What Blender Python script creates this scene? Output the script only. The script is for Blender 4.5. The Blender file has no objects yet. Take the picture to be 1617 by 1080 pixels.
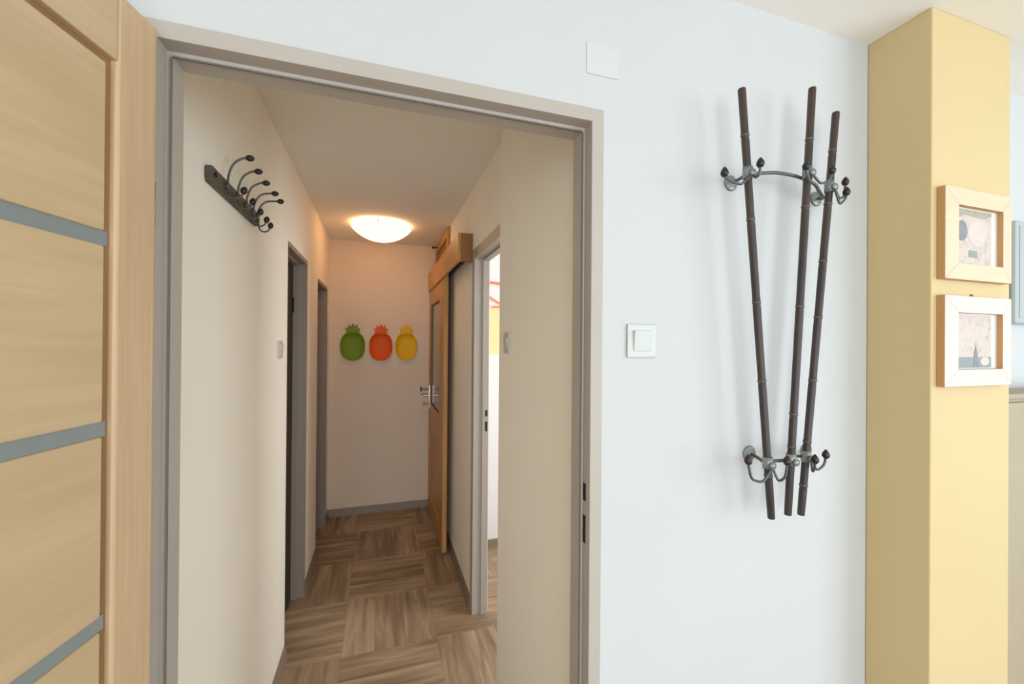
import bpy, bmesh, math, random
from mathutils import Vector, Matrix
random.seed(7)
PI = math.pi
sc = bpy.context.scene
COL = sc.collection

# ------------------------------------------------------------------ materials
def lin(c):
    return tuple(((v/255)/12.92 if v/255 <= .04045 else (((v/255)+.055)/1.055)**2.4) for v in c)

def mat(name, rgb, rough=.5, metal=0., noise=0., nscale=8., bump=0., bscale=200., spec=.5, stretch=None):
    m = bpy.data.materials.new(name); m.use_nodes = True
    nt = m.node_tree; b = nt.nodes['Principled BSDF']
    c = lin(rgb) + (1,)
    b.inputs['Base Color'].default_value = c
    b.inputs['Roughness'].default_value = rough
    b.inputs['Metallic'].default_value = metal
    b.inputs['Specular IOR Level'].default_value = spec
    tc = nt.nodes.new('ShaderNodeTexCoord')
    if noise:
        mp = nt.nodes.new('ShaderNodeMapping'); nt.links.new(tc.outputs['Object'], mp.inputs['Vector'])
        if stretch: mp.inputs['Scale'].default_value = stretch
        n = nt.nodes.new('ShaderNodeTexNoise'); n.inputs['Scale'].default_value = nscale; n.inputs['Detail'].default_value = 5
        nt.links.new(mp.outputs['Vector'], n.inputs['Vector'])
        r = nt.nodes.new('ShaderNodeValToRGB')
        r.color_ramp.elements[0].position = .3; r.color_ramp.elements[1].position = .7
        r.color_ramp.elements[0].color = tuple(v*(1-noise) for v in c[:3]) + (1,)
        r.color_ramp.elements[1].color = tuple(min(1, v*(1+noise)) for v in c[:3]) + (1,)
        nt.links.new(n.outputs['Fac'], r.inputs['Fac']); nt.links.new(r.outputs['Color'], b.inputs['Base Color'])
    if bump:
        n2 = nt.nodes.new('ShaderNodeTexNoise'); n2.inputs['Scale'].default_value = bscale; n2.inputs['Detail'].default_value = 3
        nt.links.new(tc.outputs['Object'], n2.inputs['Vector'])
        bp = nt.nodes.new('ShaderNodeBump'); bp.inputs['Strength'].default_value = bump; bp.inputs['Distance'].default_value = .002
        nt.links.new(n2.outputs['Fac'], bp.inputs['Height']); nt.links.new(bp.outputs['Normal'], b.inputs['Normal'])
    return m

def wood(name, rgb, axis, contrast=.16, freq=26., rough=.45, blotch=None):
    """grain streaks running along the given local axis; blotch = second colour of broad bands"""
    m = bpy.data.materials.new(name); m.use_nodes = True
    nt = m.node_tree; b = nt.nodes['Principled BSDF']; b.inputs['Roughness'].default_value = rough
    b.inputs['Specular IOR Level'].default_value = .35
    tc = nt.nodes.new('ShaderNodeTexCoord'); mp = nt.nodes.new('ShaderNodeMapping')
    s = [1., 1., 1.]; s[axis] = .045
    mp.inputs['Scale'].default_value = s
    nt.links.new(tc.outputs['Object'], mp.inputs['Vector'])
    n = nt.nodes.new('ShaderNodeTexNoise'); n.inputs['Scale'].default_value = freq*4; n.inputs['Detail'].default_value = 6; n.inputs['Distortion'].default_value = .3
    nt.links.new(mp.outputs['Vector'], n.inputs['Vector'])
    r = nt.nodes.new('ShaderNodeValToRGB')
    c = lin(rgb)
    r.color_ramp.elements[0].position = .32; r.color_ramp.elements[1].position = .68
    r.color_ramp.elements[0].color = tuple(v*(1-contrast*(1+.3*i)) for i, v in enumerate(c)) + (1,)
    r.color_ramp.elements[1].color = tuple(min(1, v*(1+contrast*.8)) for v in c) + (1,)
    nt.links.new(n.outputs['Fac'], r.inputs['Fac'])
    mp2 = nt.nodes.new('ShaderNodeMapping'); s2 = [1., 1., 1.]; s2[axis] = .22; mp2.inputs['Scale'].default_value = s2
    nt.links.new(tc.outputs['Object'], mp2.inputs['Vector'])
    n2 = nt.nodes.new('ShaderNodeTexNoise'); n2.inputs['Scale'].default_value = 9.; n2.inputs['Detail'].default_value = 2
    nt.links.new(mp2.outputs['Vector'], n2.inputs['Vector'])
    mx = nt.nodes.new('ShaderNodeMix'); mx.data_type = 'RGBA'; mx.blend_type = 'MIX'
    bl = lin(blotch or tuple(int(v*.9) for v in rgb))
    rr = nt.nodes.new('ShaderNodeMapRange'); rr.inputs['From Min'].default_value = .42; rr.inputs['From Max'].default_value = .62; rr.inputs['To Max'].default_value = .55
    nt.links.new(n2.outputs['Fac'], rr.inputs['Value']); nt.links.new(rr.outputs['Result'], mx.inputs['Factor'])
    nt.links.new(r.outputs['Color'], mx.inputs[6]); mx.inputs[7].default_value = bl + (1,)
    nt.links.new(mx.outputs[2], b.inputs['Base Color'])
    return m

def floor_mat():
    m = bpy.data.materials.new('wood_look_floor'); m.use_nodes = True
    nt = m.node_tree; N = nt.nodes; Lk = nt.links; b = N['Principled BSDF']
    b.inputs['Roughness'].default_value = .42; b.inputs['Specular IOR Level'].default_value = .35
    tc = N.new('ShaderNodeTexCoord')
    sep = N.new('ShaderNodeSeparateXYZ')
    mp0 = N.new('ShaderNodeMapping'); mp0.inputs['Location'].default_value = (.17, .08, 0)
    Lk.new(tc.outputs['Object'], mp0.inputs['Vector']); Lk.new(mp0.outputs['Vector'], sep.inputs['Vector'])
    def M(op, a, bb=None, c=None):
        n = N.new('ShaderNodeMath'); n.operation = op
        for i, v in enumerate((a, bb, c)):
            if v is None: continue
            if isinstance(v, (int, float)): n.inputs[i].default_value = v
            else: Lk.new(v, n.inputs[i])
        return n.outputs[0]
    S = .46
    X, Y = sep.outputs['X'], sep.outputs['Y']
    gx = M('FLOOR', M('DIVIDE', X, S)); gy = M('FLOOR', M('DIVIDE', Y, S))
    chk = M('FLOORED_MODULO', M('ADD', gx, gy), 2.)            # 0 or 1: which way the block's boards run
    cross = M('ADD', M('MULTIPLY', X, chk), M('MULTIPLY', Y, M('SUBTRACT', 1., chk)))   # across the boards
    along = M('ADD', M('MULTIPLY', Y, chk), M('MULTIPLY', X, M('SUBTRACT', 1., chk)))
    pk = M('FLOOR', M('DIVIDE', cross, S/3))
    idv = N.new('ShaderNodeCombineXYZ')
    Lk.new(M('ADD', pk, M('MULTIPLY', chk, 37.3)), idv.inputs[0]); Lk.new(gx, idv.inputs[1]); Lk.new(gy, idv.inputs[2])
    wn = N.new('ShaderNodeTexWhiteNoise'); wn.noise_dimensions = '3D'; Lk.new(idv.outputs[0], wn.inputs['Vector'])
    gv = N.new('ShaderNodeCombineXYZ')
    Lk.new(M('MULTIPLY', cross, 22.), gv.inputs[0]); Lk.new(M('MULTIPLY', along, 2.2), gv.inputs[1]); Lk.new(M('MULTIPLY', wn.outputs['Value'], 40.), gv.inputs[2])
    ns = N.new('ShaderNodeTexNoise'); ns.inputs['Scale'].default_value = 1.; ns.inputs['Detail'].default_value = 5; ns.inputs['Distortion'].default_value = .6
    Lk.new(gv.outputs[0], ns.inputs['Vector'])
    ramp = N.new('ShaderNodeValToRGB'); e = ramp.color_ramp.elements
    e[0].position = .28; e[0].color = lin((128, 106, 84)) + (1,)
    e[1].position = .72; e[1].color = lin((190, 168, 140)) + (1,)
    k = ramp.color_ramp.elements.new(.5); k.color = lin((160, 137, 111)) + (1,)
    fac = M('ADD', ns.outputs['Fac'], M('MULTIPLY', M('SUBTRACT', wn.outputs['Value'], .5), .16))
    Lk.new(fac, ramp.inputs['Fac'])
    fr = M('FRACT', M('DIVIDE', cross, S/3)); seam = M('LESS_THAN', fr, .018)
    fr2 = M('FRACT', M('DIVIDE', along, S)); seam2 = M('LESS_THAN', fr2, .006)
    sm = M('MULTIPLY', M('MAXIMUM', seam, seam2), .3)
    mx = N.new('ShaderNodeMix'); mx.data_type = 'RGBA'
    Lk.new(sm, mx.inputs['Factor']); Lk.new(ramp.outputs['Color'], mx.inputs[6]); mx.inputs[7].default_value = lin((100, 82, 64)) + (1,)
    Lk.new(mx.outputs[2], b.inputs['Base Color'])
    bp = N.new('ShaderNodeBump'); bp.inputs['Strength'].default_value = .15; bp.inputs['Distance'].default_value = .002
    Lk.new(ns.outputs['Fac'], bp.inputs['Height']); Lk.new(bp.outputs['Normal'], b.inputs['Normal'])
    return m

WALL = mat('white_wall_paint', (196, 198, 199), .8, noise=.012, nscale=3, bump=.08, bscale=150)
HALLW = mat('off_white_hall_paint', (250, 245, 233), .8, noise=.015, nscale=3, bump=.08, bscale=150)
CEIL = mat('ceiling_paint', (240, 238, 232), .85, noise=.012, nscale=3)
YEL = mat('yellow_wall_paint', (206, 185, 138), .7, noise=.015, nscale=3, bump=.06, bscale=150)
STEEL = mat('taupe_painted_steel', (176, 168, 159), .5, noise=.02, nscale=5)
TAUPE = mat('brown_grey_painted_steel', (150, 136, 124), .5, noise=.02, nscale=5)
UNLITD = mat('unlit_door_dark', (40, 39, 32), .6)  # darkness of an unlit doorway put into the leaf colour
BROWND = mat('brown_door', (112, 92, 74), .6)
SKIRT = mat('grey_brown_skirting', (140, 124, 108), .55, noise=.08, nscale=30)
OAKH = wood('oak_grain_crosswise', (196, 171, 135), 0, .055, 22, blotch=(184, 158, 122))
OAKV = wood('oak_grain_upright', (200, 171, 137), 2, .08, 26, blotch=(188, 158, 124))
GROOVE = wood('oak_groove', (150, 116, 78), 2, .1, 26)
FROST = mat('grey_frosted_glass', (128, 136, 136), .35, spec=.6)
SLW = wood('honey_wood', (196, 148, 88), 2, .12, 24, .4, blotch=(178, 130, 74))
SLWH = wood('honey_wood_lengthwise', (196, 150, 92), 1, .12, 24, .4, blotch=(180, 134, 78))
SLD = wood('brown_wood_end', (150, 104, 62), 2, .14, 24, .45)
GLASSD = mat('door_pane_glass', (120, 112, 98), .15, noise=.12, nscale=6, spec=.8)
CHROME = mat('chrome', (205, 203, 198), .18, 1.)
BLACK = mat('black_hole', (22, 21, 20), .7)
IRON = mat('grey_iron', (96, 100, 98), .45, .7, noise=.15, nscale=40)
PEWTER = mat('pewter', (140, 146, 145), .4, .6, noise=.1, nscale=40)
KNOB = mat('dark_wood_knob', (34, 24, 20), .4, noise=.2, nscale=60)
RAIL = mat('weathered_dark_rail', (88, 82, 70), .6, noise=.25, nscale=45, stretch=(1, .3, 1))
PLAST = mat('white_switch_plastic', (194, 198, 195), .35)
PLAST2 = mat('cream_switch_plastic', (206, 200, 186), .4)
BIRCH = wood('pale_birch', (222, 200, 170), 0, .04, 20, .5, blotch=(218, 190, 160))
BIRCHP = wood('whitewashed_birch', (216, 208, 198), 0, .04, 20, .5, blotch=(214, 200, 188))
BIRCHE = mat('birch_edge', (196, 150, 104), .6)
MATB = mat('white_mount_card', (214, 214, 210), .8)
BEIGE = mat('beige_laminate', (166, 152, 128), .6, noise=.03, nscale=5)
GREYP = mat('grey_screen', (168, 176, 176), .5)
ORNG = mat('orange_twig', (236, 126, 84), .6)

def bamboo_mat():
    m = bpy.data.materials.new('dark_bamboo'); m.use_nodes = True
    nt = m.node_tree; b = nt.nodes['Principled BSDF']; b.inputs['Roughness'].default_value = .5
    tc = nt.nodes.new('ShaderNodeTexCoord'); mp = nt.nodes.new('ShaderNodeMapping'); mp.inputs['Scale'].default_value = (60, 60, 5)
    n = nt.nodes.new('ShaderNodeTexNoise'); n.inputs['Scale'].default_value = 1.; n.inputs['Detail'].default_value = 4
    r = nt.nodes.new('ShaderNodeValToRGB'); e = r.color_ramp.elements
    e[0].position = .3; e[0].color = lin((36, 33, 31)) + (1,)
    e[1].position = .75; e[1].color = lin((100, 90, 66)) + (1,)
    k = e.new(.5); k.color = lin((54, 48, 43)) + (1,); k = e.new(.62); k.color = lin((70, 53, 46)) + (1,)
    nt.links.new(tc.outputs['Object'], mp.inputs['Vector']); nt.links.new(mp.outputs['Vector'], n.inputs['Vector'])
    nt.links.new(n.outputs['Fac'], r.inputs['Fac']); nt.links.new(r.outputs['Color'], b.inputs['Base Color'])
    return m
BAMBOO = bamboo_mat()
NODE = mat('bamboo_joint', (104, 88, 76), .5, noise=.2, nscale=60)

def art_mat(name, cols, scale, seed):
    m = bpy.data.materials.new(name); m.use_nodes = True
    nt = m.node_tree; b = nt.nodes['Principled BSDF']; b.inputs['Roughness'].default_value = .6
    tc = nt.nodes.new('ShaderNodeTexCoord'); mp = nt.nodes.new('ShaderNodeMapping'); mp.inputs['Location'].default_value = (seed, 0, seed*.7)
    v = nt.nodes.new('ShaderNodeTexVoronoi'); v.inputs['Scale'].default_value = scale; v.inputs['Randomness'].default_value = .9
    n = nt.nodes.new('ShaderNodeTexNoise'); n.inputs['Scale'].default_value = scale*1.6; n.inputs['Detail'].default_value = 4; n.inputs['Distortion'].default_value = 1.2
    r = nt.nodes.new('ShaderNodeValToRGB')
    els = r.color_ramp.elements
    while len(els) < len(cols): els.new(.5)
    for i, c in enumerate(cols):
        els[i].position = .3 + .4*i/(len(cols)-1); els[i].color = lin(c) + (1,)
    nt.links.new(tc.outputs['Object'], mp.inputs['Vector']); nt.links.new(mp.outputs['Vector'], v.inputs['Vector']); nt.links.new(mp.outputs['Vector'], n.inputs['Vector'])
    mx = nt.nodes.new('ShaderNodeMix'); mx.data_type = 'FLOAT'; mx.inputs[0].default_value = .25
    nt.links.new(n.outputs['Fac'], mx.inputs[2]); nt.links.new(v.outputs['Distance'], mx.inputs[3])
    nt.links.new(mx.outputs[0], r.inputs['Fac']); nt.links.new(r.outputs['Color'], b.inputs['Base Color'])
    return m

def glow(name, rgb, strength):
    m = bpy.data.materials.new(name); m.use_nodes = True
    nt = m.node_tree; b = nt.nodes['Principled BSDF']
    b.inputs['Base Color'].default_value = (.9, .88, .84, 1); b.inputs['Roughness'].default_value = .3
    b.inputs['Emission Color'].default_value = rgb + (1,)
    N = nt.nodes; Lk = nt.links
    tc = N.new('ShaderNodeTexCoord'); sp = N.new('ShaderNodeSeparateXYZ'); Lk.new(tc.outputs['Object'], sp.inputs[0])
    at = N.new('ShaderNodeMath'); at.operation = 'ARCTAN2'; Lk.new(sp.outputs['Y'], at.inputs[0]); Lk.new(sp.outputs['X'], at.inputs[1])
    ml = N.new('ShaderNodeMath'); ml.operation = 'MULTIPLY'; ml.inputs[1].default_value = 32; Lk.new(at.outputs[0], ml.inputs[0])
    co_ = N.new('ShaderNodeMath'); co_.operation = 'COSINE'; Lk.new(ml.outputs[0], co_.inputs[0])
    mr = N.new('ShaderNodeMapRange'); mr.inputs['From Min'].default_value = -1; mr.inputs['To Min'].default_value = strength*.7; mr.inputs['To Max'].default_value = strength*1.3
    Lk.new(co_.outputs[0], mr.inputs['Value']); Lk.new(mr.outputs['Result'], b.inputs['Emission Strength'])
    return m

# ------------------------------------------------------------------ mesh helpers
def box(bm, a, b, mi=0):
    x0, y0, z0 = a; x1, y1, z1 = b
    v = [bm.verts.new(p) for p in ((x0,y0,z0),(x1,y0,z0),(x1,y1,z0),(x0,y1,z0),(x0,y0,z1),(x1,y0,z1),(x1,y1,z1),(x0,y1,z1))]
    for f in ((3,2,1,0),(4,5,6,7),(0,1,5,4),(1,2,6,5),(2,3,7,6),(3,0,4,7)):
        fc = bm.faces.new([v[i] for i in f]); fc.material_index = mi
def B(*pairs):
    bm = bmesh.new()
    for p in pairs: box(bm, p[0], p[1], p[2] if len(p) > 2 else 0)
    return bm
def prism(bm, pts, fn, d0, d1, mi=0):
    """extrude a 2D outline; fn(u, v, d) -> 3D"""
    a = [bm.verts.new(fn(u, v, d0)) for u, v in pts]; b = [bm.verts.new(fn(u, v, d1)) for u, v in pts]
    n = len(pts)
    f = [bm.faces.new(a[::-1]), bm.faces.new(b)]
    for i in range(n): f.append(bm.faces.new((a[i], a[(i+1) % n], b[(i+1) % n], b[i])))
    for q in f: q.material_index = mi
def smooth_path(pts, n=8):
    P = [Vector(p) for p in pts]
    if len(P) < 3: return P
    out = []
    for i in range(len(P)-1):
        p0 = P[i-1] if i else P[0]*2-P[1]; p1, p2 = P[i], P[i+1]
        p3 = P[i+2] if i+2 < len(P) else P[-1]*2-P[-2]
        for k in range(n):
            t = k/n
            out.append(.5*((2*p1)+(-p0+p2)*t+(2*p0-5*p1+4*p2-p3)*t*t+(-p0+3*p1-3*p2+p3)*t**3))
    out.append(P[-1]); return out
def tube(bm, pts, r, seg=10, mi=0, smooth=True):
    P = smooth_path(pts) if smooth else [Vector(p) for p in pts]
    rr = r if isinstance(r, (list, tuple)) else [r]*len(P)
    up = None; rings = []
    for i, p in enumerate(P):
        d = (P[min(i+1, len(P)-1)]-P[max(i-1, 0)]).normalized()
        if up is None:
            up = d.orthogonal().normalized()
        up = (up-d*up.dot(d)).normalized(); s = d.cross(up)
        rings.append([bm.verts.new(p+(up*math.cos(2*PI*k/seg)+s*math.sin(2*PI*k/seg))*rr[i]) for k in range(seg)])
    for a, b in zip(rings, rings[1:]):
        for k in range(seg):
            f = bm.faces.new((a[k], a[(k+1) % seg], b[(k+1) % seg], b[k])); f.material_index = mi; f.smooth = True
    for c, rev in ((rings[0], True), (rings[-1], False)):
        f = bm.faces.new(c[::-1] if rev else c); f.material_index = mi
def lathe(bm, prof, o, axis, seg=24, mi=0, flute=0, nfl=24):
    """profile [(r, h)] turned about axis from o"""
    o = Vector(o); ax = Vector(axis).normalized(); u = ax.orthogonal().normalized(); w = ax.cross(u)
    rings = []
    for r, h in prof:
        if r < 1e-6: rings.append([bm.verts.new(o+ax*h)])
        else: rings.append([bm.verts.new(o+ax*h+(u*math.cos(2*PI*k/seg)+w*math.sin(2*PI*k/seg))*r*(1+flute*math.cos(2*PI*k*nfl/seg))) for k in range(seg)])
    for a, b in zip(rings, rings[1:]):
        for k in range(seg):
            q = [a[k % len(a)], a[(k+1) % len(a)], b[(k+1) % len(b)], b[k % len(b)]]
            q = [v for i, v in enumerate(q) if v not in q[:i]]
            if len(q) > 2:
                f = bm.faces.new(q); f.smooth = True; f.material_index = mi
def obj(name, bm, mats, parent=None, bevel=0, loc=None):
    bmesh.ops.recalc_face_normals(bm, faces=bm.faces)
    me = bpy.data.meshes.new(name); bm.to_mesh(me); bm.free()
    for m in (mats if isinstance(mats, (list, tuple)) else [mats]): me.materials.append(m)
    o = bpy.data.objects.new(name, me); COL.objects.link(o)
    if parent: o.parent = parent
    if loc: o.location = loc
    if bevel:
        md = o.modifiers.new('bevel', 'BEVEL'); md.width = bevel; md.segments = 2; md.limit_method = 'ANGLE'; md.angle_limit = math.radians(50)
    return o
def tag(o, label=None, cat=None, group=None, kind=None):
    if label: o['label'] = label
    if cat: o['category'] = cat
    if group: o['group'] = group
    if kind: o['kind'] = kind
    return o
def thing(name, label, cat, loc=(0, 0, 0), rz=0, group=None, kind=None):
    o = bpy.data.objects.new(name, None); COL.objects.link(o); o.location = loc; o.rotation_euler = (0, 0, rz)
    o.empty_display_size = .05
    return tag(o, label, cat, group, kind)
def struct(name, bm, m, label=None, cat=None, bevel=0):
    return tag(obj(name, bm, m, bevel=bevel), label, cat, None, 'structure')

# ------------------------------------------------------------------ key measures (metres)
H = 2.427            # ceiling
XL, XRN, XR = -.430, .487, .507        # hall: left wall, near right wall, right wall
YB = 3.052           # hall end wall
YJ = .858            # where the near right wall ends
WT = .08             # thickness of the front wall
CX0, CX1, CY = 1.380, 1.735, -.151     # yellow column
RW, RE, RS = -2.3, 3.5, -4.2           # living room: west, east, south limits

# ------------------------------------------------------------------ shell
FLOORM = floor_mat()
struct('floor', B(((RW, RS, -.06), (RE, YB+.15, 0))), FLOORM, 'wood-look floor with boards in alternating blocks running down the hallway', 'floor')
struct('ceiling', B(((RW, RS, H), (RE, YB+.15, H+.08))), CEIL, 'off-white ceiling over the hallway and the front room', 'ceiling')
# front wall with the doorway (rough opening filled by the steel frame)
FL, FR, FT = -.375, .470, 2.052
struct('wall_front', B(((RW, 0, 0), (FL, WT, H)), ((FR, 0, 0), (RE, WT, H)), ((FL, 0, FT), (FR, WT, H))), WALL,
       'bright white wall around the open doorway, carrying the bamboo coat rack', 'wall')
struct('wall_left', B(((RW-.1, RS, 0), (RW, 0, H))), HALLW, 'white side wall of the front room', 'wall')
# hall left wall with two door openings
D2a, D2b = 1.375, 1.885       # first opening on the left
D3a, D3b = 2.365, 2.865       # second opening on the left
T = .12
hl = B(((XL-T, WT, 0), (XL, D2a, H)), ((XL-T, D2a, 2.0), (XL, D2b, H)), ((XL-T, D2b, 0), (XL, D3a, H)),
       ((XL-T, D3a, 1.965), (XL, D3b, H)), ((XL-T, D3b, 0), (XL, YB, H)))
struct('wall_hall_left', hl, HALLW, 'left off-white hallway wall with two door openings', 'wall')
D1a, D1b = .60, 1.432          # opening on the right
hr = B(((XRN, WT, 0), (XRN+.105, D1a, H)), ((XRN, D1a, 0), (XRN+.02, YJ, H)),
       ((XR, D1a, 2.015), (XR+.085, D1b, H)), ((XR, D1b, 0), (XR+.085, YB, H)))
struct('wall_hall_right', hr, HALLW, 'right off-white hallway wall with a door opening near its front', 'wall')
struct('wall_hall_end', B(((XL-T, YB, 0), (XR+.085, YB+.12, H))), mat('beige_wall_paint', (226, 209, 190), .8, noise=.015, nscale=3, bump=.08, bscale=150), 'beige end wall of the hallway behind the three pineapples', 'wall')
# side room on the right, seen as a slit through its doorway
def accent_mat():
    m = bpy.data.materials.new('white_wall_with_yellow_band'); m.use_nodes = True
    nt = m.node_tree; b = nt.nodes['Principled BSDF']; b.inputs['Roughness'].default_value = .8
    tc = nt.nodes.new('ShaderNodeTexCoord'); s = nt.nodes.new('ShaderNodeSeparateXYZ'); nt.links.new(tc.outputs['Object'], s.inputs[0])
    a = nt.nodes.new('ShaderNodeMath'); a.operation = 'GREATER_THAN'; a.inputs[1].default_value = 1.445
    c = nt.nodes.new('ShaderNodeMath'); c.operation = 'LESS_THAN'; c.inputs[1].default_value = 1.80
    d = nt.nodes.new('ShaderNodeMath'); d.operation = 'MULTIPLY'
    nt.links.new(s.outputs['Z'], a.inputs[0]); nt.links.new(s.outputs['Z'], c.inputs[0])
    nt.links.new(a.outputs[0], d.inputs[0]); nt.links.new(c.outputs[0], d.inputs[1])
    mx = nt.nodes.new('ShaderNodeMix'); mx.data_type = 'RGBA'; mx.inputs[6].default_value = lin((232, 233, 236)) + (1,); mx.inputs[7].default_value = lin((255, 224, 168)) + (1,)
    nt.links.new(d.outputs[0], mx.inputs['Factor']); nt.links.new(mx.outputs[2], b.inputs['Base Color'])
    return m
YS = 2.147
struct('wall_side_room', B(((XR+.085, YS, 0), (3.0, YS+.1, H))), accent_mat(), 'bright side room wall with a pale yellow band, seen through the right doorway', 'wall')
struct('wall_side_room_east', B(((2.9, WT, 0), (3.0, YS, H))), WALL, 'far wall of the bright side room', 'wall')
struct('baseboard_side_room', B(((XR+.085, YS-.015, 0), (2.9, YS, .055))), SKIRT, 'skirting of the bright side room', 'baseboard')

# column
struct('wall_column', B(((CX0, CY, 0), (CX1, -.0005, H-.0005))), YEL, 'pale yellow boxed column standing out of the white wall', 'column', bevel=.003)

# ------------------------------------------------------------------ skirtings (sloping quarter profile)
SK = [(0, 0), (.016, 0), (.015, .012), (.004, .062), (0, .066)]
def skirt(name, segs, label):
    bm = bmesh.new()
    for fn, a, b in segs: prism(bm, SK, fn, a, b)
    struct(name, bm, SKIRT, label, 'baseboard')
skirt('baseboard_left', [(lambda u, v, d: (XL+u, d, v), WT, D2a), (lambda u, v, d: (XL+u, d, v), D2b+.022, D3a), (lambda u, v, d: (XL+u, d, v), D3b+.022, YB)], 'grey-brown skirting along the left hallway wall')
skirt('baseboard_right', [(lambda u, v, d: (XRN-u, d, v), WT, YJ), (lambda u, v, d: (XR-u, d, v), D1b+.06, YB)], 'grey-brown skirting along the right hallway wall')
skirt('baseboard_end', [(lambda u, v, d: (d, YB-u, v), XL, XR)], 'brown skirting under the hallway end wall')
skirt('baseboard_front', [(lambda u, v, d: (d, -u, v), RW, -.392), (lambda u, v, d: (d, -u, v), .488, CX0)], 'grey-brown skirting of the front room')

# ------------------------------------------------------------------ main steel door frame
# profile in (across, depth): across = distance from the casing's outer edge towards the opening
PR = [(0, -.008), (.030, -.008), (.030, .027), (.038, .027), (.038, .073), (.012, .073), (.012, .0), (0, .0)]
OL, OR_, OT = -.391, .486, 2.068
bm = bmesh.new()
def ring(u, v):
    return [Vector((OL+u, v, 0)), Vector((OL+u, v, OT-u)), Vector((OR_-u, v, OT-u)), Vector((OR_-u, v, 0))]
cols = [[bm.verts.new(p) for p in ring(u, v)] for u, v in PR]
n = len(PR)
for i in range(n):
    a, b = cols[i], cols[(i+1) % n]
    for k in range(3): bm.faces.new((a[k], a[k+1], b[k+1], b[k]))
bm.faces.new([c[0] for c in cols]); bm.faces.new([c[3] for c in cols])
fr = struct('trim_1', bm, STEEL, 'taupe steel door frame around the open hallway doorway', 'door frame', bevel=.0015)
# rubber seal and lock holes on the jambs
for zz0, zz1 in ((1.164, 1.204), (1.066, 1.130)):
    obj('strike_hole', B(((.4552, .011, zz0), (.4563, .0225, zz1))), BLACK, fr)['label'] = 'black latch hole'
bm = bmesh.new()
for x0, x1 in ((-.3555, -.3525),):
    box(bm, (x0, .0235, 0), (x1, .0268, 2.026))
box(bm, (.4475, .0235, 0), (.4505, .0268, 2.026)); box(bm, (-.3525, .0235, 2.0265), (.4475, .0268, 2.0295))
obj('seal', bm, mat('grey_rubber_seal', (112, 106, 98), .8), fr)

# ------------------------------------------------------------------ oak leaf door standing open on the left
door = thing('door_1', 'light oak door with grey glass strips, standing open at the left edge', 'door', (-.353, -.038, 0), math.radians(-102.2), kind='structure')
LH, LW = 2.037, .86
st, tp = .064, 1.935
for nm, a, b in (('stile', (-.010, -.04, .008), (st, 0, LH)), ('stile', (LW-.10, -.04, .008), (LW, 0, LH))):
    obj(nm, B((a, b)), OAKV, door, bevel=.004)
obj('top_rail', B(((st, -.04, tp), (LW-.10, -.0005, LH))), OAKH, door, bevel=.002)
obj('bottom_rail', B(((st, -.04, .008), (LW-.10, -.0005, .14))), OAKH, door, bevel=.002)
strips = [1.6735, 1.4025, 1.127, .855, .583, .311]
obj('groove_backing', B(((st, -.034, .14), (LW-.10, -.010, tp))), GROOVE, door)
zz = [tp-.012] + [z for s in strips for z in (s+.0105, s-.0105)] + [.152]
for i in range(0, len(zz), 2):
    obj('panel', B(((st+.014, -.036, zz[i+1]), (LW-.114, -.004, zz[i]))), OAKH, door, bevel=.0025)
for s in strips:
    obj('glass_strip', B(((st+.006, -.030, s-.0105), (LW-.106, -.0075, s+.0105))), FROST, door)['label'] = 'grey frosted glass strip'
hb = bmesh.new()
lathe(hb, [(0, 0), (.006, 0), (.006, .07), (0, .07)], (-.016, -.012, 1.72), (0, 0, 1), 12)
obj('hinge', hb, CHROME, door)
hb = bmesh.new()
lathe(hb, [(0, 0), (.006, 0), (.006, .07), (0, .07)], (-.016, -.012, .28), (0, 0, 1), 12)
obj('hinge', hb, CHROME, door)
hb = bmesh.new(); box(hb, (LW-.075, 0, .94), (LW-.035, .006, 1.16)); tube(hb, [(LW-.055, .0, 1.08), (LW-.055, .05, 1.08), (LW-.07, .055, 1.08), (LW-.17, .055, 1.08)], .009)
obj('handle', hb, CHROME, door)

# ------------------------------------------------------------------ side door frames
def side_frame(name, x, out, y0, y1, zt, m, depth, lip, near_lip, label):
    """frame in the wall plane x, reveal going in direction out (+1/-1); lip = casing width"""
    bm = bmesh.new(); t = .010; pr = .006
    s = out
    def bx(xa, xb, ya, yb, za, zb):
        box(bm, (min(xa, xb), ya, za), (max(xa, xb), yb, zb))
    bx(x-s*pr, x+s*.0, y1-.001, y1+lip, 0, zt+lip*.9)                 # far casing on the wall
    bx(x-s*pr, x+s*depth, y1-t, y1, 0, zt)                      # far jamb
    bx(x+s*depth*.55, x+s*depth, y1-t-.010, y1-t, 0, zt-t)         # its stop
    bx(x-s*pr, x+s*.0, y0, y1, zt-.001, zt+lip*.9)                    # head casing
    bx(x-s*pr, x+s*depth, y0+t, y1-t, zt-t, zt)               # head reveal
    bx(x+s*depth*.55, x+s*depth, y0+t, y1-t-.010, zt-t-.010, zt-t)
    bx(x+s*.001, x+s*depth, y0, y0+t, 0, zt)                          # near jamb
    return struct(name, bm, m, label, 'door frame')
side_frame('trim_2', XL, -1, D2a, D2b, 2.0, TAUPE, .066, .016, 0, 'grey-brown door frame of the nearer dark doorway in the left hallway wall')
side_frame('trim_3', XL, -1, D3a, D3b, 1.965, TAUPE, .075, .016, 0, 'brown door frame of the farther doorway in the left hallway wall')
f4 = side_frame('trim_4', XR, 1, D1a, D1b, 2.015, STEEL, .078, .050, 0, 'taupe door frame of the bright side room doorway in the right hallway wall')
for z0, z1 in ((1.115, 1.15), (1.03, 1.085)):
    obj('strike_hole', B(((XR+.060, D1b-.0215, z0), (XR+.072, D1b-.0195, z1))), BLACK, f4)['label'] = 'black latch hole'
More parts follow.
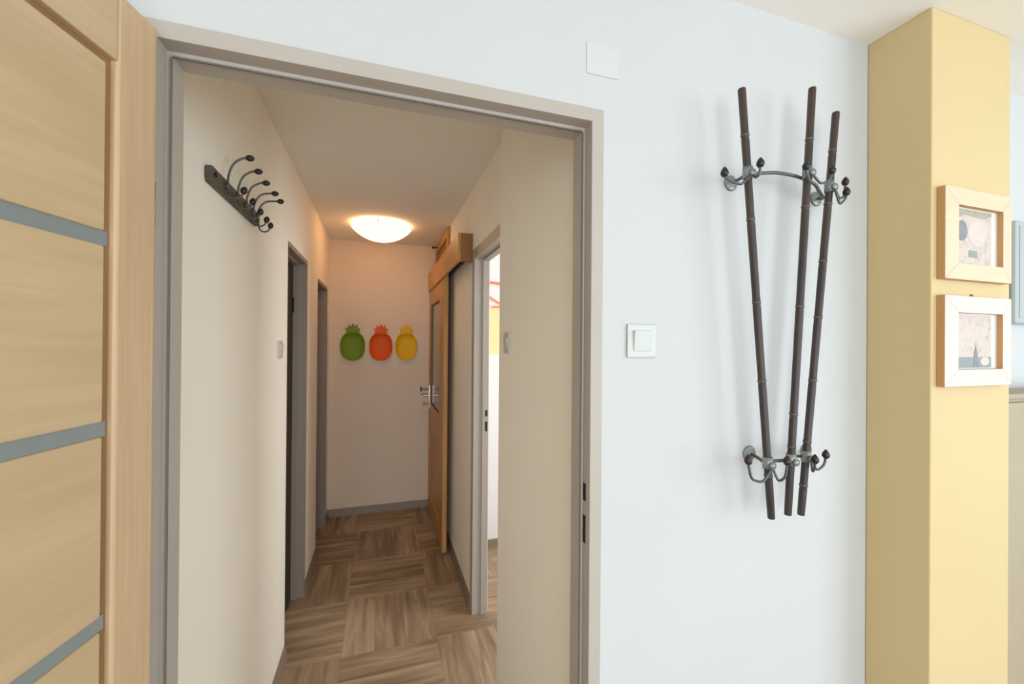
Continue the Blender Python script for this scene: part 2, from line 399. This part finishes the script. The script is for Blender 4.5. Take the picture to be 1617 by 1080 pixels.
# closed leaves in the two left frames; the nearer one coloured as an unlit opening
d2 = struct('door_2', B(((XL-.118, D2a+.010, .004), (XL-.067, D2b-.0105, 1.989))), UNLITD, 'leaf filling the nearer left doorway, unlit darkness put into its colour', 'door', bevel=.002)
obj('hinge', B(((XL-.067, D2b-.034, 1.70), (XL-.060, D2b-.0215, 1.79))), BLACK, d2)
obj('door_panel', B(((XL-.067, D2a+.10, .18), (XL-.063, D2b-.10, 1.86))), UNLITD, d2, bevel=.002)
d3 = struct('door_3', B(((XL-.118, D3a+.010, .004), (XL-.076, D3b-.0105, 1.954))), BROWND, 'brown closed door in the farther left doorway', 'door', bevel=.002)
obj('door_panel', B(((XL-.076, D3a+.10, .18), (XL-.072, D3b-.10, 1.84))), BROWND, d3, bevel=.002)

# ------------------------------------------------------------------ sliding door on the right
XF = .432; SY0, SY1 = 2.12, 3.035; SB, STp = .016, 2.09; TH = .030
sd = thing('door_4', 'honey-coloured wooden sliding door with a narrow glass pane, at the end of the hallway', 'door', (XF, SY0, 0), kind='structure')
W_ = SY1-SY0; sw = .15
obj('stile', B(((0, 0, SB), (TH, sw+.07, STp))), SLW, sd, bevel=.002)
obj('stile', B(((0, W_-.11, SB), (TH, W_, STp))), SLW, sd, bevel=.002)
g0, g1, gz0, gz1 = sw+.07, W_-.11, .97, 1.87
obj('top_rail', B(((0, g0, gz1), (TH, g1, STp))), SLWH, sd, bevel=.002)
obj('middle_rail', B(((0, g0, .78), (TH, g1, gz0))), SLWH, sd, bevel=.002)
obj('bottom_rail', B(((0, g0, SB), (TH, g1, .16))), SLWH, sd, bevel=.002)
obj('panel', B(((.008, g0, .16), (TH-.008, g1, .78))), SLW, sd)
bm = bmesh.new()
for a, b in (((.002, g0, gz0), (.009, g0+.012, gz1)), ((.002, g1-.012, gz0), (.009, g1, gz1)), ((.002, g0+.012, gz0), (.009, g1-.012, gz0+.012)), ((.002, g0+.012, gz1-.012), (.009, g1-.012, gz1))): box(bm, a, b)
obj('pane_bead', bm, SLD, sd)
obj('glass_pane', B(((.012, g0, gz0), (.018, g1, gz1))), GLASSD, sd)['label'] = 'dusky glass pane'
obj('edge_strip', B(((TH, .0, SB), (TH+.004, .012, STp))), SLD, sd)
hb = bmesh.new()
box(hb, (-.006, W_-.075, .93), (0, W_-.035, 1.14))
tube(hb, [(0, W_-.055, 1.045), (-.055, W_-.055, 1.045), (-.072, W_-.06, 1.045), (-.075, W_-.10, 1.04)], .009)
lathe(hb, [(0, 0), (.016, 0), (.018, .008), (.012, .016), (0, .018)], (-.058, W_-.055, 1.045), (-1, 0, 0), 16)
obj('handle', hb, CHROME, sd)['label'] = 'chrome handle'
hb = bmesh.new()
tube(hb, [(0, W_-.055, .965), (-.05, W_-.055, .965)], .006); lathe(hb, [(0, 0), (.013, 0), (.013, .012), (0, .014)], (-.048, W_-.055, .965), (-1, 0, 0), 14)
obj('lock_knob', hb, CHROME, sd)
hb = bmesh.new(); box(hb, (-.082, W_-.052, 1.08), (-.070, W_-.042, 1.125))
tube(hb, [(0, W_-.05, 1.10), (-.075, W_-.047, 1.10)], .004)
obj('strike_lever', hb, mat('dark_bronze', (70, 48, 34), .5, .4), sd)

# long wooden cover box over the sliding rail
cv = thing('sliding_rail_cover', 'long honey-coloured wooden box hiding the rail above the sliding door', 'rail cover', (.42, 1.50, 2.0))
CL = YB-.004-1.50
obj('front_board', B(((0, 0, 0), (.016, CL, .165))), SLWH, cv, bevel=.0015)
obj('end_board', B(((.016, 0, .0), (XR-.42, .016, .165))), SLD, cv, bevel=.001)
obj('rail', B(((.028, .02, .10), (.070, CL-.01, .135)), ((.0695, .02, .04), (XR-.42, CL-.01, .135))), IRON, cv)
# transom above
tr = thing('transom_panel', 'honey-coloured wooden transom panel on the wall above the sliding rail cover', 'transom', (XR, 2.31, 2.17))
TL = YB-.004-2.31; TZ = H-.003-2.17
bm = B(((-.022, 0, TZ-.07), (-.0005, TL, TZ)), ((-.022, 0, 0), (-.0005, TL, .05)), ((-.022, 0, .05), (-.0005, .06, TZ-.07)), ((-.022, TL-.06, .05), (-.0005, TL, TZ-.07)))
obj('frame', bm, SLWH, tr, bevel=.001)
obj('inset_panel', B(((-.008, .06, .05), (-.0005, TL-.06, TZ-.07))), SLD, tr)
hb = bmesh.new(); tube(hb, [(-.02, TL-.12, TZ-.03), (-.055, TL-.12, TZ-.03)], .006); lathe(hb, [(0, 0), (.012, .002), (.014, .012), (0, .02)], (-.05, TL-.12, TZ-.03), (-1, 0, 0), 12)
obj('knob', hb, KNOB, tr)

# ------------------------------------------------------------------ ceiling lamp
lamp = thing('ceiling_lamp', 'glowing fluted glass bowl lamp on the hallway ceiling', 'ceiling lamp', (.0, 2.45, H))
bm = bmesh.new(); lathe(bm, [(0, 0), (.115, 0), (.115, -.022), (0, -.022)], (0, 0, 0), (0, 0, 1), 40)
obj('base_plate', bm, PLAST, lamp)
bm = bmesh.new()
prof = [(.212, -.020), (.218, -.024), (.214, -.030)] + [(.212*(1-k/14), -.030-.098*(1-(1-k/14)**2)**.82) for k in range(1, 14)] + [(0, -.129)]
lathe(bm, prof, (0, 0, 0), (0, 0, 1), 192, flute=.012, nfl=32)
obj('glass_bowl', bm, glow('glowing_fluted_glass', (1., .52, .22), 3.9), lamp)
for a in (.4, 2.5, 4.6):
    bm = bmesh.new(); p = Vector((math.cos(a), math.sin(a), 0))
    tube(bm, [p*.212+Vector((0, 0, -.010)), p*.223+Vector((0, 0, -.022)), p*.214+Vector((0, 0, -.036))], .004)
    obj('clip', bm, CHROME, lamp)

# ------------------------------------------------------------------ three pineapple trays
def pineapple(cx, zb, w, m, name_c, pos):
    o = thing('hanging_pineapple_tray', '%s pineapple-shaped tray hanging on the hallway end wall, %s' % (name_c, pos), 'wall decoration', (cx, YB-.001, zb), group=None)
    hh = .255; hw = w/2
    def sup(t, s):
        c, q = math.cos(t), math.sin(t); e = 2/2.35
        return (hw*s*math.copysign(abs(c)**e, c), hh/2+hh/2*s*math.copysign(abs(q)**e, q))
    N_ = 56; bm = bmesh.new()
    lev = [(1.0, 0), (1.0, -.020), (.965, -.026), (.915, -.024), (.885, -.012), (.86, -.007), (.4, -.006)]
    rings = []
    for s, y in lev:
        rings.append([bm.verts.new((x, y, hh/2+(z-hh/2))) for x, z in [sup(2*PI*k/N_, s) for k in range(N_)]])
    for a, b in zip(rings, rings[1:]):
        for k in range(N_):
            f = bm.faces.new((a[k], a[(k+1) % N_], b[(k+1) % N_], b[k])); f.smooth = True
    bm.faces.new(rings[-1]); bm.faces.new(rings[0][::-1])
    obj('body', bm, m, o)
    zc = hh-.016
    pts = [(-.046, 0), (-.060, .022), (-.043, .022), (-.066, .050), (-.040, .046), (-.038, .083), (-.018, .062), (0, .092), (.018, .062), (.038, .083), (.040, .046), (.066, .050), (.043, .022), (.060, .022), (.046, 0), (.03, -.008), (-.03, -.008)]
    k = w/.205
    bm = bmesh.new(); prism(bm, [(x*k, zc+z) for x, z in pts], lambda u, v, d: (u, d, v), -.018, -.002)
    c = obj('crown', bm, m, o, bevel=.003)
    return o
def enamel(n, rgb): return mat(n, rgb, .55, noise=.03, nscale=10, spec=.25)
pineapple(-.234, 1.366, .205, enamel('green_enamel', (116, 146, 34)), 'green', 'leftmost of three')
pineapple(.003, 1.364, .200, enamel('orange_enamel', (226, 92, 20)), 'orange', 'between the green and the yellow')
pineapple(.224, 1.368, .192, enamel('yellow_enamel', (232, 184, 22)), 'yellow', 'nearest the sliding door')

# ------------------------------------------------------------------ hook rail on the left hallway wall
hrl = thing('hook_rail', 'dark wall-mounted hook rail with five double hooks on the left hallway wall', 'coat hooks', (XL, .605, 1.958))
bm = bmesh.new()
oc = [(.212, -.022), (.219, -.012), (.219, .012), (.212, .022)]
prism(bm, oc+[(-u, -v) for u, v in oc], lambda u, v, d: (d, u, v), 0, .016)
obj('backboard', bm, RAIL, hrl, bevel=.002)
ys = [.492, .577, .661, .736, .788]
tx_ = [.070, .070, .071, .080, .086]; tz_ = [.090, .086, .082, .075, .066]; lz_ = [-.013, -.017, -.022, -.026, -.032]
for y, tx, tz, lz in zip(ys, tx_, tz_, lz_):
    dy = y-.605
    bm = bmesh.new()
    lathe(bm, [(0, 0), (.009, 0), (.009, .004), (.006, .007), (0, .007)], (.016, dy, .004), (1, 0, 0), 14)
    tube(bm, [(.020, dy, .004), (.021, dy, .38*tz), (.032, dy, .74*tz), (.049, dy, .93*tz), (tx-.006, dy, tz)], .0030)
    tube(bm, [(.018, dy, .002), (.024, dy, lz-.004), (.038, dy, lz-.014), (.052, dy, lz-.008), (.056, dy, lz+.002)], .0026)
    h = obj('hook', bm, IRON, hrl)
    for o_, ax in (((tx-.008, dy, tz-.001), (1, 0, .10)), ((.056, dy, lz-.001), (.25, 0, 1))):
        bm = bmesh.new(); lathe(bm, [(0, 0), (.005, .001), (.0085, .007), (.0088, .012), (.007, .018), (.002, .022), (0, .023)], o_, ax, 14)
        obj('knob', bm, KNOB, h)['label'] = 'dark knob'
for y in (-.195, .195):
    bm = bmesh.new(); lathe(bm, [(0, 0), (.007, 0), (.006, .004), (0, .005)], (.016, y, .004), (1, 0, 0), 12); obj('screw', bm, BLACK, hrl)

# ------------------------------------------------------------------ bamboo coat rack on the front wall
R_ = thing('wall_mounted_coat_rack', 'wall coat rack of three dark bamboo poles on curled iron brackets', 'coat rack', (1.0, 0, 1.6))
def Q(x, y, z): return (x-1.0, y, z-1.6)
polespec = [((.816, -.078, 2.141), (.917, -.078, 1.104), .0088, (-.0, .55)),
            ((1.047, -.078, 2.188), (.971, -.078, 1.106), .0088, (.3, .5)),
            ((1.150, -.066, 2.150), (1.031, -.066, 1.094), .0088, (.2, .6))]
jn = [[.108, .300, .492, .676, .900], [.125, .285, .520, .770, .845], [.10, .235, .380, .520, .675, .825, .930]]
names_ = ['leftmost pole', 'middle pole', 'rightmost pole']
for (t_, b_, rr, _), js in zip(polespec, jn):
    t_, b_ = Vector(Q(*t_)), Vector(Q(*b_)); ax = (b_-t_); L = ax.length; ax.normalize()
    prof = [(0, 0), (rr*.9, 0)]
    last = 0
    pts = []
    for j in js:
        h = j*L
        pts += [(rr*.97, h-.012), (rr*1.0, h-.006), (rr*1.09, h-.003), (rr*1.09, h), (rr*.95, h+.003), (rr*1.02, h+.012)]
    prof += [(rr, .002)] + pts + [(rr*.94, L-.002), (rr*.85, L), (0, L)]
    bm = bmesh.new(); lathe(bm, prof, (0, 0, 0), (0, 0, -1), 18)
    p = obj('pole', bm, BAMBOO, R_)
    p.location = t_; p.rotation_euler = Vector((0, 0, -1)).rotation_difference(ax).to_euler()
    for j in js:
        bm = bmesh.new(); h = j*L
        lathe(bm, [(rr*1.03, h-.0035), (rr*1.14, h-.0025), (rr*1.14, h-.0005), (rr*1.03, h+.0005)], (0, 0, 0), (0, 0, -1), 18)
        obj('joint', bm, NODE, p)
def rosette(x, z):
    bm = bmesh.new(); lathe(bm, [(0, 0), (.020, 0), (.0205, .003), (.017, .005), (.008, .007), (.006, .010), (0, .010)], Q(x, 0, z), (0, -1, 0), 20)
    o = obj('wall_rosette', bm, PEWTER, R_)
for x, z in ((.863, 1.949), (1.168, 1.943), (.930, 1.243), (1.135, 1.236)): rosette(x, z)
def poleat(i, z):
    t_, b_ = Vector(polespec[i][0]), Vector(polespec[i][1]); k = (z-t_.z)/(b_.z-t_.z); return t_.lerp(b_, k)
zu, zl = 1.945, 1.240
YR = -.064
bm = bmesh.new()
p1, p2, p3 = poleat(0, 1.938), poleat(1, 1.965), poleat(2, 1.945)
tube(bm, [Q(.863, -.008, 1.949), Q(.856, -.030, 1.946), Q(.848, -.055, 1.944), Q(p1.x+.012, YR, 1.945), Q(.90, YR, 1.956), Q(.95, YR, 1.963), Q(1.00, YR, 1.963), Q(p2.x, YR, 1.960), Q(1.075, YR, 1.951), Q(1.100, -.058, 1.938), Q(1.122, -.05, 1.930), Q(1.150, -.034, 1.932), Q(1.168, -.008, 1.943)], .0042)
obj('bracket_rod', bm, IRON, R_)
bm = bmesh.new()
q1, q2, q3 = poleat(0, 1.24), poleat(1, 1.24), poleat(2, 1.24)
tube(bm, [Q(.930, -.008, 1.243), Q(.922, -.035, 1.241), Q(q1.x+.008, YR, 1.239), Q(.945, YR, 1.239), Q(q2.x, YR, 1.239), Q(1.005, YR, 1.246), Q(q3.x, -.055, 1.240), Q(1.075, -.05, 1.232), Q(1.105, -.035, 1.230), Q(1.135, -.008, 1.236)], .0042)
obj('bracket_rod', bm, IRON, R_)
# clamp sleeve + double hook at each pole; hooks reach out to the front and to both sides
def knob_at(parent, o_, ax):
    bm = bmesh.new(); lathe(bm, [(0, 0), (.0055, .001), (.0088, .007), (.0082, .013), (.005, .019), (.0018, .023), (0, .024)], o_, ax, 14)
    obj('knob', bm, KNOB, parent)['label'] = 'dark knob'
def hook_set(p, tips, dip, sleeve=.028):
    px_, py_, pz_ = Q(p.x, p.y, p.z)
    bm = bmesh.new()
    lathe(bm, [(.0092, -sleeve/2), (.0112, -sleeve/2), (.0112, sleeve/2), (.0092, sleeve/2)], (px_, py_, pz_+.004), (0, 0, 1), 20)
    lathe(bm, [(0, 0), (.0085, 0), (.0085, .006), (0, .008)], (px_, py_-.011, pz_), (0, -1, 0), 14)
    h = obj('hook', bm, PEWTER, R_)
    bm = bmesh.new()
    for tx, ty, tz in tips:
        e = Vector(Q(tx, ty, tz)); s = Vector((px_, py_-.014, pz_-.004))
        mid = s.lerp(e, .45); mid.z = min(s.z, e.z)-dip
        m2 = s.lerp(e, .85); m2.z = min(s.z, e.z)-dip*.55
        tube(bm, [s, s.lerp(mid, .5)+Vector((0, 0, -dip*.15)), mid, m2, e], .0030)
        knob_at(h, e-Vector((0, 0, .002)), (0, 0, 1))
    if tips: obj('hook_arms', bm, IRON, h)
    else: bm.free()
hook_set(p1, [(.744, -.100, 1.914), (.839, -.110, 1.945)], .010)
hook_set(p2, [(.991, -.105, 1.961), (1.087, -.100, 1.966)], .022)
hook_set(p3, [(1.155, -.090, 1.923), (1.181, -.070, 1.960)], .022)
hook_set(Vector((q1.x, q1.y, 1.238)), [(.813, -.105, 1.254), (.915, -.120, 1.248)], .028)
hook_set(Vector((q2.x, q2.y, 1.240)), [], .020)
hook_set(Vector((q3.x, q3.y, 1.240)), [(1.033, -.100, 1.237), (1.092, -.085, 1.241)], .024)

# ------------------------------------------------------------------ switches and cover plates
def switch(name, loc, rz, w, h, m, label, cat='light switch'):
    t = thing(name, label, cat, loc, rz)
    bm = B(((-w/2, -.007, -h/2), (w/2, 0, h/2))); obj('plate', bm, m, t, bevel=.003)
    bm = bmesh.new(); kx = w*.31
    prism(bm, [(-.006, -kx), (-.009, -kx), (-.0145, kx), (-.006, kx)], lambda u, v, d: (d, u, v), -kx, kx)
    obj('rocker', bm, m, t, bevel=.0015)
    return t
switch('light_switch', (.594, 0, 1.537), 0, .080, .080, PLAST, 'square white light switch on the bright wall between doorway and coat rack')
switch('light_switch', (XL, 1.215, 1.492), PI/2, .080, .080, PLAST2, 'small off-white light switch on the left hallway wall beside the dark doorway')
switch('light_switch', (XRN, .735, 1.53), -PI/2, .070, .085, PLAST2, 'off-white light switch on the right hallway wall near the corner')
t = thing('wall_mounted_cover_plate', 'faint white square cover plate high on the wall above the doorway corner', 'cover plate', (.486, 0, 2.185))
obj('plate', B(((-.042, -.002, -.035), (.042, 0, .035))), mat('painted_over_cover', (199, 202, 202), .7), t, bevel=.0015)

# ------------------------------------------------------------------ pictures on the column
def picture(z0, z1, iz0, iz1, wm, art, label, extra):
    x0, x1, ix0, ix1 = 1.401, 1.699, 1.459, 1.659
    t = thing('picture_frame', label, 'picture', (x0, CY, z0)); w = x1-x0; h = z1-z0; a, b = ix0-x0, ix1-x0; c, d = iz0-z0, iz1-z0
    D = .018
    def mit(pts):
        bm = bmesh.new(); prism(bm, pts, lambda u, v, q: (u, q, v), -D, -.0005)
        bm.normal_update()
        for f in bm.faces: f.material_index = 0 if abs(f.normal.y) > .5 else 1
        return bm
    obj('top_rail', mit([(0, h), (w, h), (b, d), (a, d)]), [wm, BIRCHE], t, bevel=.001)
    obj('bottom_rail', mit([(0, 0), (a, c), (b, c), (w, 0)]), [wm, BIRCHE], t, bevel=.001)
    obj('side_rail', mit([(0, 0), (0, h), (a, d), (a, c)]), [wm, BIRCHE], t, bevel=.001)
    obj('side_rail', mit([(w, 0), (b, c), (b, d), (w, h)]), [wm, BIRCHE], t, bevel=.001)
    obj('mount', B(((a-.004, -.005, c-.004), (b+.004, -.001, d+.004))), MATB, t)
    pr_ = obj('print', B(((a+.004, -.0058, c+.004), (b-.028, -.005, d-.004))), art, t)
    for nm, bm, m in extra(a+.004, b-.028, c+.004, d-.004): obj(nm, bm, m, pr_)
    bm = bmesh.new(); tube(bm, [(w*.47, -.002, h-.002), (w*.5, -.002, h+.008), (w*.53, -.002, h-.002)], .0012); obj('hanger', bm, IRON, t)
    return t
def disc(cx, cz, rx, rz_, y0=-.0064, y1=-.0058):
    bm = bmesh.new(); prism(bm, [(cx+rx*math.cos(2*PI*k/24), cz+rz_*math.sin(2*PI*k/24)) for k in range(24)], lambda u, v, d: (u, d, v), y0, y1); return bm
INK = mat('blue_grey_ink', (132, 132, 138), .7, noise=.1, nscale=60); INK2 = mat('teal_ink', (138, 150, 146), .7); PINK = mat('pale_pink_ink', (206, 192, 186), .7, noise=.05, nscale=60)
SAND = mat('sand_ink', (168, 160, 144), .7, noise=.08, nscale=60)
def ex1(x0, x1, z0, z1):
    w, h = x1-x0, z1-z0
    bm = bmesh.new(); prism(bm, [(x0, z1), (x0, z1-h*.25), (x0+w*.25, z1-h*.10), (x0+w*.8, z1-h*.14), (x1, z1-h*.05), (x1, z1)], lambda u, v, d: (u, d, v), -.0062, -.0058)
    return [('print_area', bm, SAND), ('print_area', disc(x0+w*.6, z0+h*.58, w*.25, h*.24), PINK), ('print_area', disc(x0+w*.20, z0+h*.60, w*.14, h*.19), INK),
            ('print_area', B(((x0+w*.38, -.0064, z0+h*.12), (x0+w*.60, -.0058, z0+h*.25))), INK2)]
def ex2(x0, x1, z0, z1):
    w, h = x1-x0, z1-z0
    bm = bmesh.new(); prism(bm, [(x0+w*.5, z0+h*.01), (x0+w*.66, z0+h*.01), (x0+w*.62, z0+h*.30), (x0+w*.58, z0+h*.42), (x0+w*.54, z0+h*.30)], lambda u, v, d: (u, d, v), -.0068, -.0064)
    return [('print_area', B(((x0, -.0064, z0), (x1, -.0058, z0+h*.20))), INK2), ('print_area', bm, INK), ('print_area', disc(x0+w*.82, z0+h*.12, w*.12, h*.08, -.0068, -.0064), PINK)]
picture(1.708, 1.952, 1.752, 1.907, BIRCH, art_mat('faded_print_a', [(170, 162, 152), (194, 180, 172), (204, 190, 180), (186, 180, 170)], 26, 3), 'pale birch picture frame on the yellow column, the upper one', ex1)
picture(1.423, 1.665, 1.468, 1.620, BIRCHP, art_mat('faded_print_b', [(160, 160, 158), (198, 182, 174), (204, 190, 180), (178, 178, 176)], 34, 9), 'whitewashed birch picture frame on the yellow column, the lower one', ex2)

# ------------------------------------------------------------------ right of the column
cb = thing('cabinet', 'tall beige cabinet beside the yellow column at the right edge', 'cabinet', (CX1+.006, 0, 0))
obj('body', B(((0, -.112, .0), (.80, -.018, 1.370))), BEIGE, cb, bevel=.003)
obj('top_board', B(((-.002, -.118, 1.370), (.803, -.018, 1.386))), BEIGE, cb, bevel=.002)
obj('door', B(((.004, -.124, .06), (.398, -.1125, 1.360))), BEIGE, cb, bevel=.002)
obj('door', B(((.402, -.124, .06), (.796, -.1125, 1.360))), BEIGE, cb, bevel=.002)
tv = thing('television', 'grey unlit screen on the white wall at the right picture edge', 'television', (2.42, -.0, 1.79))
obj('casing', B(((-.335, -.026, -.18), (.32, -.008, .18))), GREYP, tv, bevel=.012)
obj('screen', B(((-.315, -.028, -.16), (.30, -.0255, .16))), GREYP, tv, bevel=.001)
obj('wall_mount', B(((-.06, -.0085, -.06), (.06, -.0005, .06))), IRON, tv)

# ------------------------------------------------------------------ orange twigs on the side room wall
tw = thing('hanging_twig_garland', 'thin orange twigs on the side room wall seen through the right doorway', 'wall decoration', (.9, YS, 1.9))
bm = bmesh.new(); tube(bm, [(-.22, -.02, .085), (-.12, -.025, .082), (-.02, -.02, .076), (.12, -.015, .09), (.4, -.02, .07)], .009); obj('twig', bm, ORNG, tw)
bm = bmesh.new(); tube(bm, [(-.20, -.02, .01), (-.12, -.02, -.03), (-.08, -.022, -.055), (-.02, -.02, -.08), (.1, -.02, -.12)], .006); obj('twig', bm, ORNG, tw)
bm = bmesh.new(); tube(bm, [(-.11, -.02, -.105), (-.08, -.02, -.098), (-.05, -.02, -.10), (0, -.02, -.11)], .005); obj('twig', bm, ORNG, tw)

# ------------------------------------------------------------------ camera
f_px, yaw, pitch, roll = 647.78, .31, .0032, .0077
F = Vector((math.sin(yaw)*math.cos(pitch), math.cos(yaw)*math.cos(pitch), math.sin(pitch)))
r0 = Vector((math.cos(yaw), -math.sin(yaw), 0)); u0 = r0.cross(F)
r1 = r0*math.cos(roll)+u0*math.sin(roll); u1 = -r0*math.sin(roll)+u0*math.cos(roll)
cam = bpy.data.cameras.new('camera'); co = bpy.data.objects.new('camera', cam); COL.objects.link(co)
cam.sensor_width = 36; cam.lens = 36*f_px/1617; cam.clip_start = .02
Mx = Matrix((r1, u1, -F)).transposed().to_4x4(); Mx.translation = Vector((0, -.843, 1.529)); co.matrix_world = Mx
sc.camera = co

# ------------------------------------------------------------------ light
w = bpy.data.worlds.new('world'); sc.world = w; w.use_nodes = True
bg = w.node_tree.nodes['Background']; bg.inputs['Color'].default_value = (.80, .92, 1.0, 1); bg.inputs['Strength'].default_value = 1.0
def area(name, loc, target, sx, sy, power, col):
    l = bpy.data.lights.new(name, 'AREA'); l.shape = 'RECTANGLE'; l.size = sx; l.size_y = sy; l.energy = power; l.color = col
    o = bpy.data.objects.new(name, l); COL.objects.link(o); o.location = loc
    o.rotation_euler = (Vector(target)-Vector(loc)).to_track_quat('-Z', 'Y').to_euler()
    return o
area('window_daylight', (3.3, -2.6, 1.5), (.6, 0, 1.5), 1.8, 1.5, 46, (.88, .95, 1.0))
area('rear_hall_fill', (-.1, -4.1, 1.15), (-.05, 0, 1.35), 2.4, 2.1, 85, (.88, .95, 1.0))  # added fill behind the camera, brightens the hall through the doorway
area('side_room_daylight', (2.6, .5, 1.5), (.9, 2.1, 1.4), 1.0, 1.3, 38, (.98, .98, 1.0))

sc.view_settings.view_transform = 'Standard'; sc.view_settings.look = 'None'
sc.view_settings.exposure = .12; sc.view_settings.gamma = 1.; sc.view_settings.use_curve_mapping = False
sc.cycles.max_bounces = 10; sc.cycles.diffuse_bounces = 6
